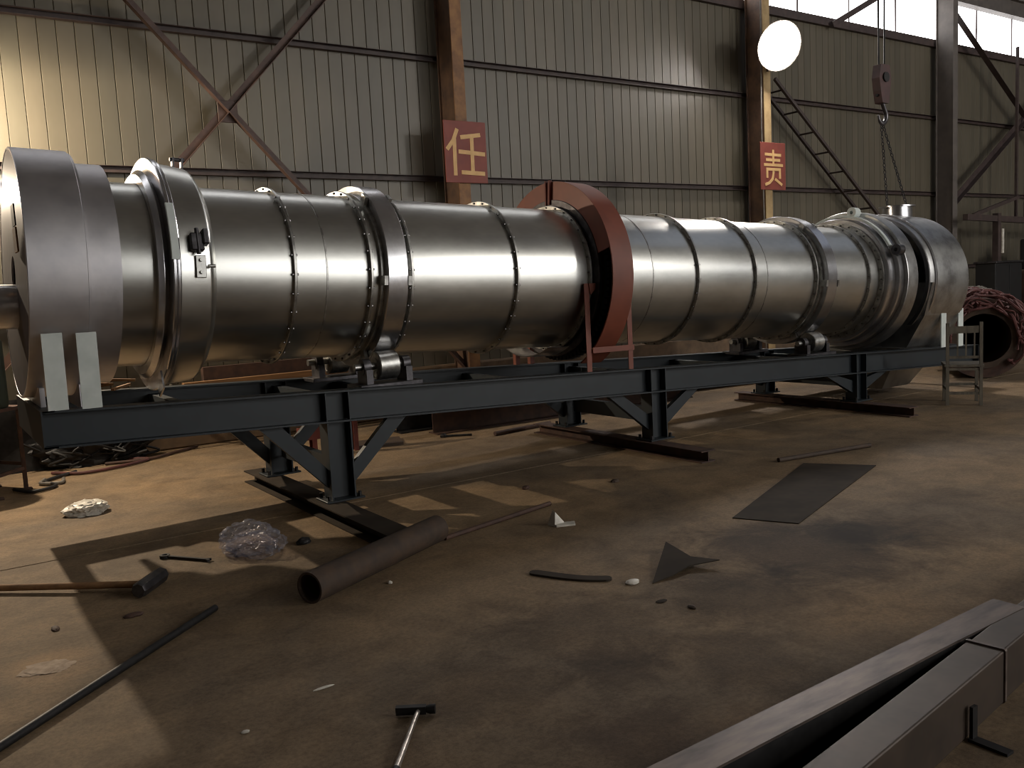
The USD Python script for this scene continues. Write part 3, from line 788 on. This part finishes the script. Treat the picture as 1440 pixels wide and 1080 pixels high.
# hammer near camera
t = thing('hammer', (1.35, 2.75, 0), 'hammer with a bright shaft lying on the floor in the foreground', 'hammer')
hs, he = np.array([1.19, 2.565, .014]), np.array([1.435, 2.865, .022])
part(t, 'shaft', tube(np.linspace(hs, he, 8), np.linspace(.012, .009, 8), 12), HAMMERW)
part(t, 'grip', rod(hs + (hs - he) * .3, hs, .014), BLACK)
hd = np.array([.8, -.55, 0]); hd /= np.linalg.norm(hd); hc = he + [.005, .006, 0.002]
part(t, 'head', [bar(hc - hd * .085, hc + hd * .03, .026, .03), disc_along(hc + hd * .03, hc + hd * .065, [(0, .001), (0, .013), (.4, .018), (1, .018), (1, .001)], 16)], DARK)
# wrench
t = thing('wrench', (1.27, 5.65, 0), 'ring wrench lying on the lit patch beside the clear plastic bag', 'wrench')
part(t, 'shank', bar((1.2, 5.765, .012), (1.37, 5.515, .012), .02, .012), DARK)
part(t, 'ring_end', disc_along((1.185, 5.785, .002), (1.185, 5.785, .022), [(0, .016), (0, .032), (1, .032), (1, .016), (0, .016)], 20), DARK)
part(t, 'jaw', [bar((1.37, 5.515, .012), (1.40, 5.505, .012), .016, .014), bar((1.37, 5.515, .012), (1.375, 5.48, .012), .016, .014)], DARK)
# bags
single('plastic_bag', lump((1.0, 7.55, 0), (.17, .15, .075), 3, .36, 1.8), WHITE, 'crumpled white plastic bag on the lit floor at the left', 'plastic bag', smooth=20)
t = thing('clear_bag', (1.66, 5.55, 0), 'crumpled clear plastic bag in front of the near leg', 'plastic bag')
part(t, 'film', lump((1.68, 5.55, 0), (.2, .26, .12), 11, .38, 1.6, 5), CLEAR, smooth=False)
part(t, 'film', lump((1.66, 5.53, 0.0), (.15, .18, .08), 23, .4, 2.0, 5), CLEAR, smooth=False)
# scraps
def sheet(pts, th, z=0.0):
    m = trimesh.creation.extrude_polygon(Polygon(pts), th); m.apply_translation((0, 0, z)); return m


single('steel_sheet', sheet([(4.366, 3.911), (4.553, 3.528), (6.375, 4.169), (6.07, 4.644)], .006), PLATE, 'large flat steel sheet lying on the floor at the right', 'steel sheet')
tri = Polygon([(3.1, 3.34), (3.585, 3.735), (3.5, 3.45), (3.56, 3.29), (3.4, 3.36), (3.26, 3.335)])
m = trimesh.creation.extrude_polygon(tri, .006)
v = m.vertices.copy(); v[:, 2] += np.maximum(0, (v[:, 0] - 3.1) * .08) ; m.vertices = v
single('scrap_plate', m, PLATE, 'dark three-cornered scrap plate with a curved cut edge', 'scrap plate')
cs = [(2.74 + .22 * f, 3.9 - .34 * f - .05 * math.sin(f * 3.14)) for f in np.linspace(0, 1, 10)]
single('scrap_strip', sheet(list(LineString(cs).buffer(.035).exterior.coords), .012), PLATE, 'narrow curved scrap strip left of the three-cornered plate', 'scrap strip')
m = trimesh.util.concatenate([trimesh.convex.convex_hull([(3.39, 4.66, 0), (3.50, 4.6, 0), (3.43, 4.65, .1), (3.43, 4.62, .09), (3.40, 4.59, 0)]), sheet([(3.42, 4.64), (3.56, 4.58), (3.52, 4.52), (3.4, 4.57)], .012)])
single('paper_scrap', m, WHITE, 'small folded pale scrap standing on the floor at centre', 'scrap', smooth=False)
bits = [((1.247, 3.335), .03, 'thin bright metal offcut lying on the dark floor below the pipe', WHITE, (1.6, .25, .2)), ((.874, 3.18), .016, 'tiny pale offcut near the lower left edge', WHITE, (1, .8, .4)),
        ((2.952, 3.121), .035, 'flat pale flake below the three-cornered plate', PLATE, (1, .6, .15)), ((3.0, 2.96), .025, 'small brown chip below the pale flake', RUST, (.6, 1, .4)),
        ((.447, 4.886), .04, 'dark leaf-shaped chip on the lit floor at the left', RUST_DARK, (.5, 1, .25)), ((.80, 4.80), .05, 'dark bent chip in the shadow near the sledgehammer head', RUST_DARK, (1, .5, .3)),
        ((3.03, 3.42), .045, 'shiny crumpled foil at the corner of the three-cornered plate', WHITE, (1, .7, .35)), ((2.05, 4.33), .014, 'tiny white pebble beside the rusty pipe', WHITE, (1, 1, .8)),
        ((1.98, 5.45), .05, 'small dark lump just right of the clear bag', DARK, (1, .7, .6)), ((3.9, 5.63), .035, 'small dark chip on the floor ahead of the middle leg', RUST_DARK, (1, .8, .6)), ((4.55, 5.3), .04, 'small rusty chip on the floor right of the lit patches', RUST, (1, .7, .4))]
for k, ((bx, by), r, lab, mt, asp) in enumerate(bits):
    single('debris', lump((bx, by, 0), (r * asp[0], r * asp[1], r * asp[2]), 40 + k, .3, 1.5, 2), mt, lab, 'debris', 'small scraps scattered on the floor')
single('powder', lump((.35, 4.37, -.001), (.11, .08, .005), 77, .5, 2.2, 3), POWDER, 'pale spilled powder on the lit floor at the lower left', 'powder', kind='stuff')

# long steel sections at the lower right
t = thing('steel_angle', (2.6, 1.75, 0), 'long mill-scaled steel angle at the lower right, next to the square tube', 'steel section')
part(t, 'top_flange', sheet([(1.35, 1.795), (3.62, 1.83), (3.62, 1.70), (3.1, 1.70), (1.35, 1.665)], .01, .19), ANGLE_STEEL, smooth=False)
part(t, 'web', bar((1.35, 1.67, .096), (3.3, 1.705, .096), .01, .19), DARK, smooth=False)
part(t, 'bottom_flange', sheet([(1.35, 1.79), (3.6, 1.82), (3.6, 1.70), (1.35, 1.665)], .01, 0), ANGLE_STEEL, smooth=False)
t = thing('square_tube', (3.0, 1.6, 0), 'long square steel tube with a welded joint at the lower right', 'steel tube')
pa, pb, pc = np.array([1.3, 1.37, .1]), np.array([3.14, 1.613, .1]), np.array([4.9, 1.845, .1])
part(t, 'tube', extrude(Polygon([(-.066, -.1), (.066, -.1), (.066, .1), (-.066, .1)]).buffer(-.008).buffer(.008), pa, pb), TUBE_STEEL)
part(t, 'tube', extrude(Polygon([(-.062, -.1), (.062, -.1), (.062, .098), (-.062, .098)]).buffer(-.008).buffer(.008), pb, pc), TUBE_STEEL)
part(t, 'weld_bead', extrude(Polygon([(-.072, -.1), (.072, -.1), (.072, .106), (-.072, .106)]).buffer(-.01).buffer(.01), pb - [.008, .001, 0], pb + [.008, .001, 0]), ANGLE_STEEL)
t = thing('angle_bracket', (2.95, 1.5, 0), 'small dark angle bracket standing against the square tube', 'bracket')
part(t, 'upright', box(2.80, 2.83, 1.478, 1.49, 0, .12), DARK)
part(t, 'foot', box(2.79, 2.83, 1.36, 1.49, 0, .01), DARK)

# ---------------------------------------------------------------- chair
t = thing('chair', (9.9, 5.45, 0), 'weathered wooden chair with a slatted back beside the far end of the frame', 'chair')
bl, br = np.array([9.69, 5.43]), np.array([9.885, 5.15])
side = (br - bl) / np.linalg.norm(br - bl); wd = np.linalg.norm(br - bl)
back = np.array([-side[1], side[0]])
back = back if back[1] > 0 else -back
fl_, fr_ = bl + back * .36, br + back * .36
for p_, h_ in ((bl, .94), (br, .945), (fl_, .45), (fr_, .45)):
    part(t, 'leg', bar((*p_, 0), (*p_, h_), .034, .034, (*back, 0)), CHAIRW)
part(t, 'seat', extrude(Polygon([(-wd / 2 - .03, -.013), (wd / 2 + .03, -.013), (wd / 2 + .03, .013), (-wd / 2 - .03, .013)]), (*((bl + br) / 2 - back * .02), .455), (*((fl_ + fr_) / 2 + back * .03), .455)), CHAIRW)
part(t, 'top_rail', bar((*bl, .86), (*br, .865), .02, .08), CHAIRW)
part(t, 'lower_rail', bar((*bl, .55), (*br, .55), .02, .03), CHAIRW)
for f in (.3, .55, .8):
    p_ = bl * (1 - f) + br * f
    part(t, 'spindle', bar((*p_, .55), (*p_, .84), .016, .02, (*back, 0)), CHAIRW)
for a_, b_, z_ in ((bl, fl_, .18), (br, fr_, .18), (fl_, fr_, .2), (bl, br, .14), (bl, fl_, .41), (br, fr_, .41), (bl, br, .415), (fl_, fr_, .415)):
    part(t, 'stretcher', bar((*a_, z_), (*b_, z_), .02, .03), CHAIRW)

# ---------------------------------------------------------------- behind the drum
t = thing('steel_beam', (5.9, 8.6, 0), 'dark steel H-beam lying behind the frame, nearest of the pair', 'steel beam')
part(t, 'beam', ibeam((4.74, 8.62, .13), (8.6, 8.45, .13), .26, .22, .014, .01), RUST_DARK, smooth=False)
t = thing('steel_beam', (5.9, 9.1, 0), 'dark steel H-beam lying behind the frame, nearest the wall', 'steel beam')
part(t, 'beam', ibeam((4.5, 9.05, .16), (8.6, 8.85, .16), .32, .24, .014, .01), DARK, smooth=False)
single('plank', sheet([(3.706, 8.4), (4.19, 8.28), (4.33, 8.66), (3.8, 8.78)], .03), RUST, 'brown board lying on the floor behind the near legs', 'board')
t = thing('steel_stand', (3.5, 8.5, 0), 'rust-red steel stand behind the near front leg', 'stand')
for xx in (3.27, 3.72):
    part(t, 'post', channel((xx, 8.42, 0), (xx, 8.42, .62), .09, .05, .008, upv=(0, 1, 0)), RED_RUST)
part(t, 'top_bar', channel((3.2, 8.42, .66), (3.8, 8.42, .66), .08, .05, .008), RED_RUST)
part(t, 'foot_bar', box(3.1, 3.32, 8.36, 8.48, .18, .3), RED_RUST)
single('pry_tool', [rod((4.7, 8.33, .015), (4.97, 8.16, .015), .012), lump((4.71, 8.33, 0), (.04, .04, .03), 5, .2, 2, 2)], DARK, 'small dark tool on the lit floor in front of the H-beams', 'tool')
# steel channels stored against the wall behind the drum
for k, (xa, xb, y, z0, h, mt, lab) in enumerate(((2.35, 4.6, 9.75, .66, .1, WOOD, 'pale timber plank on the rack behind the drum'), (2.6, 4.4, 9.9, .66, .24, RUST_DARK, 'brown steel section on the rack behind the drum'))):
    single('stored_section', box(xa, xb, y - .05, y + .05, z0, z0 + h), mt, lab, 'steel section' if k else 'plank')
t = thing('storage_rack', (3.5, 9.8, 0), 'steel bracket arms on the wall behind the drum', 'rack')
for xx in (2.5, 4.4):
    part(t, 'arm', bar((xx, 9.66, .63), (xx, 10.14, .64), .05, .05), RUST_DARK)
    part(t, 'gusset', bar((xx, 9.8, .6), (xx, 10.13, .35), .03, .04), RUST_DARK)
# pipes behind the right half
for k, (xa, y, r, L, lab) in enumerate(((8.3, 9.0, .19, 2.6, 'dark round pipe on the floor behind the far legs, nearest the camera'), (8.9, 9.42, .2, 2.4, 'dark round pipe on the floor behind the far legs, nearest the wall'))):
    single('steel_pipe', disc_along((xa + .6, y, r), (xa + L, y - .3, r), [(0, r * .9), (0, r), (1, r), (1, r * .9), (0, r * .9)], 32), RUST_DARK, lab, 'pipe')
# left: green tank on a stand, hoses
t = thing('work_stand', (.5, 8.9, 0), 'rust-brown steel stand at the left edge below the frame end', 'stand')
for (px, py) in ((.72, 9.03), (.47, 8.72), (.3, 9.1), (.5, 9.4)):
    part(t, 'leg', bar((px, py, 0), (px, py, .74), .035, .035), RUST_DARK)
    part(t, 'foot', cbox(px - .05, px + .05, py - .05, py + .05, 0, .012, .003), RUST_DARK)
part(t, 'rail', [bar((.47, 8.72, .2), (.72, 9.03, .2), .025, .03), bar((.3, 9.1, .2), (.5, 9.4, .2), .025, .03), bar((.3, 9.1, .24), (.47, 8.72, .24), .025, .03), bar((.5, 9.4, .24), (.72, 9.03, .24), .025, .03)], RUST_DARK)
part(t, 'top', sheet([(.42, 8.68), (.77, 9.05), (.52, 9.45), (.25, 9.1)], .03, .74), RUST_DARK)
t = thing('gas_tank', (.48, 9.02, .77), 'dark green gas tank standing on the stand at the left edge', 'tank')
part(t, 'body', disc_along((.48, 9.02, .77), (.48, 9.02, 1.5), [(0, .001), (0, .17), (.04, .18), (.8, .18), (.9, .14), (.97, .06), (1, .05), (1, .001)], 40), GREEN)
part(t, 'valve_cap', disc_along((.48, 9.02, 1.49), (.48, 9.02, 1.62), [(0, .001), (0, .05), (.8, .05), (1, .03), (1, .001)], 20), YELLOW)
m = box(.35, 1.45, 0, .012, 0, .74); m.apply_transform(trimesh.transformations.rotation_matrix(-.12, (1, 0, 0))); m.apply_translation((0, 10.0, 0))
single('steel_sheet', m, DARK, 'added dark sheet leaning on the wall to hide the lit kerb behind the stand at the left', 'steel sheet')  # added so the lamp-lit kerb behind it reads dark
hr = np.random.default_rng(3)
hoses = [([(1.0, 9.6, .02), (1.25, 9.35, .02), (1.6, 9.42, .02), (1.9, 9.62, .02), (1.75, 9.8, .02)], HOSE_RED, 'red hose curving on the floor under the frame, nearest the camera'),
         ([(1.5, 9.7, .02), (1.9, 9.62, .02), (2.2, 9.8, .02), (2.5, 10.0, .02)], RUST_DARK, 'dark brown hose on the floor under the frame, reaching farthest right'),
         ([(1.2, 9.85, .02), (1.6, 9.9, .15), (2.0, 9.9, .25), (2.2, 9.88, .5), (2.25, 9.85, .75)], HOSE_GREY, 'grey hose looping up from the floor towards the wall'),
         ([(.9, 9.3, .02), (.85, 9.1, .02), (1.0, 9.0, .02), (1.05, 9.2, .02)], HOSE_GREY, 'short grey hose end lying by the stand foot'),
         ([(.62, 9.0, .02), (.75, 8.75, .02), (.95, 8.9, .02), (.9, 9.2, .02), (1.2, 9.5, .02)], BLACK, 'black hose winding round the stand feet')]
for pts, mt, lab in hoses:
    single('hose', tube(spline(pts, 8), .016, 8), mt, lab, 'hose', 'loose hoses on the floor at the left')
out = []
for k in range(26):
    c = np.array([hr.uniform(.95, 1.95), hr.uniform(9.75, 10.05), 0])
    pts = [c + [hr.uniform(-.25, .25), hr.uniform(-.12, .08), hr.uniform(.02, .32)] for _ in range(5)]
    out.append(tube(spline(pts, 6), hr.uniform(.009, .017), 6))
single('cable_tangle', out, BLACK, 'heap of tangled black cables against the wall under the frame', 'cables', kind='stuff')
single('scrap_heap', lump((1.45, 9.95, 0), (.55, .16, .34), 31, .4, 2.2, 4), DARK, 'low dark heap under the cable tangle by the wall', 'heap')
# things standing between the rails at the left end
t = thing('wood_offcuts', (1.15, 7.1, .8), 'broken pale wood pieces on the frame behind the white plates', 'wood')
for k in range(5):
    a = hr.uniform(0, 3.1); c = np.array([1.25 + hr.uniform(-.12, .12), 7.33 + hr.uniform(-.05, .05), .99 + .018 * k])
    d = np.array([math.cos(a) * .11, math.sin(a) * .07, .01])
    part(t, 'piece', bar(c - d, c + d, .03, .018), WOOD)

# ---------------------------------------------------------------- right: big pipe, hoses, machines
t = thing('large_pipe', (13.2, 7.0, 0), 'large dark-mouthed steel pipe lying behind the chair', 'pipe')
da = np.array([math.sin(.98), math.cos(.98), 0])
pc0 = np.array([12.25, 6.35, .56])
part(t, 'wall', disc_along(pc0, pc0 + da * 2.6, [(0, .36), (0, .55), (1, .55), (1, .36), (0, .36)], 56), RUST_DARK)
part(t, 'rim', disc_along(pc0 - da * .02, pc0 + da * .03, [(0, .34), (0, .42), (1, .42), (1, .34), (0, .34)], 56), RUST)
part(t, 'plug', disc_along(pc0 + da * 2.3, pc0 + da * 2.35, [(0, .001), (0, .37), (1, .37), (1, .001)], 40), BLACK)
out = []
for k in range(70):
    a0 = hr.uniform(-1.5, 1.4); s0 = hr.uniform(.0, 2.2); pts = []
    sd = np.array([da[1], -da[0], 0])
    for q in range(6):
        a0 += hr.uniform(-.45, .45); s0 += hr.uniform(-.25, .3); rr = .56 + hr.uniform(.0, .12)
        a1 = float(np.clip(a0, -2.0, 1.7))
        pts.append(pc0 + da * max(s0, -.03) + sd * rr * math.sin(a1) + np.array([0, 0, rr * math.cos(a1)]))
    out.append(tube(spline(pts, 5), hr.uniform(.012, .022), 6))
for k in range(46):
    a0 = hr.uniform(-2.3, 2.1); rr = hr.uniform(.43, .58); pts = []
    for q in range(6):
        a0 += hr.uniform(-.1, .4) * (1 if k % 2 else -1); rr = float(np.clip(rr + hr.uniform(-.07, .07), .42, .6)); a1 = float(np.clip(a0, -2.35, 2.35))
        pts.append(pc0 - da * hr.uniform(.03, .1) + sd * rr * math.sin(a1) + np.array([0, 0, max(rr * math.cos(a1), -.5)]))
    out.append(tube(spline(pts, 5), hr.uniform(.012, .02), 6))
single('hose_tangle', out, HOSE_RED, 'tangle of dull red hoses heaped over the large pipe', 'hoses', kind='stuff')
single('tarpaulin', lump((13.35, 6.2, .62), (.25, .3, .2), 9, .35, 2, 4, False), CLOTH, 'yellow-green cloth hanging at the right edge over the red hoses', 'cloth')
t = thing('cabinet', (18.1, 9.3, 0), 'dark blue-black steel cabinet beyond the hood', 'cabinet')
part(t, 'body', cbox(17.6, 18.62, 8.9, 9.3, 0, 1.58, .01), BLACK)
part(t, 'top', cbox(17.57, 18.64, 8.87, 9.33, 1.58, 1.62, .006), DULL)
for xx in (17.86, 18.36):
    part(t, 'door', cbox(xx - .24, xx + .24, 8.885, 8.9, .08, 1.54, .004), BLACK)
t = thing('post_frame', (18.75, 9.4, 0), 'dark steel post and arm structure beyond the last column', 'steel structure')
part(t, 'post', bar((18.72, 9.45, 0), (18.72, 9.45, 2.6), .12, .12), GIRT)
part(t, 'arm', bar((17.5, 9.45, 2.52), (21.5, 9.45, 2.42), .1, .12), GIRT)
part(t, 'strut', bar((17.8, 9.45, 2.56), (19.6, 9.45, 2.95), .06, .07), GIRT)
part(t, 'hanger', bar((19.5, 9.45, 2.45), (19.5, 9.45, 6.0), .05, .05), GIRT)
part(t, 'hanger', bar((19.9, 9.45, 2.45), (19.9, 9.45, 6.0), .05, .05), GIRT)
part(t, 'pale_tube', rod((18.8, 9.37, 1.78), (18.8, 9.37, 2.28), .03), WHITE, label='pale upright tube')
t = thing('machine', (19.8, 9.0, 0), 'dark machine with a pale panel at the right edge', 'machine')
part(t, 'body', cbox(19.2, 21.2, 8.7, 9.35, 0, 1.4, .03), RUST_DARK)
part(t, 'head', cbox(19.35, 20.6, 8.75, 9.3, 1.42, 2.05, .03), BLACK)
part(t, 'panel', cbox(19.55, 19.85, 8.73, 8.75, 1.68, 1.9, .003), HOSE_GREY)
part(t, 'spindle', disc_along((19.75, 9.0, 1.4), (19.75, 9.0, 2.3), [(0, .001), (0, .09), (1, .09), (1, .001)], 20), DARK)
for k, (c, sz, mt, lab) in enumerate((((14.2, 7.55, 1.12), (.45, .2, .12), HOSE_GREY, 'grey crumpled sheeting on top of the hose tangle'), ((13.0, 7.35, 1.05), (.3, .22, .12), DARK, 'dark bundle on top of the large pipe'))):
    single('bundle', lump(c, sz, 60 + k, .45, 2.5, 4, False), mt, lab, 'bundle')
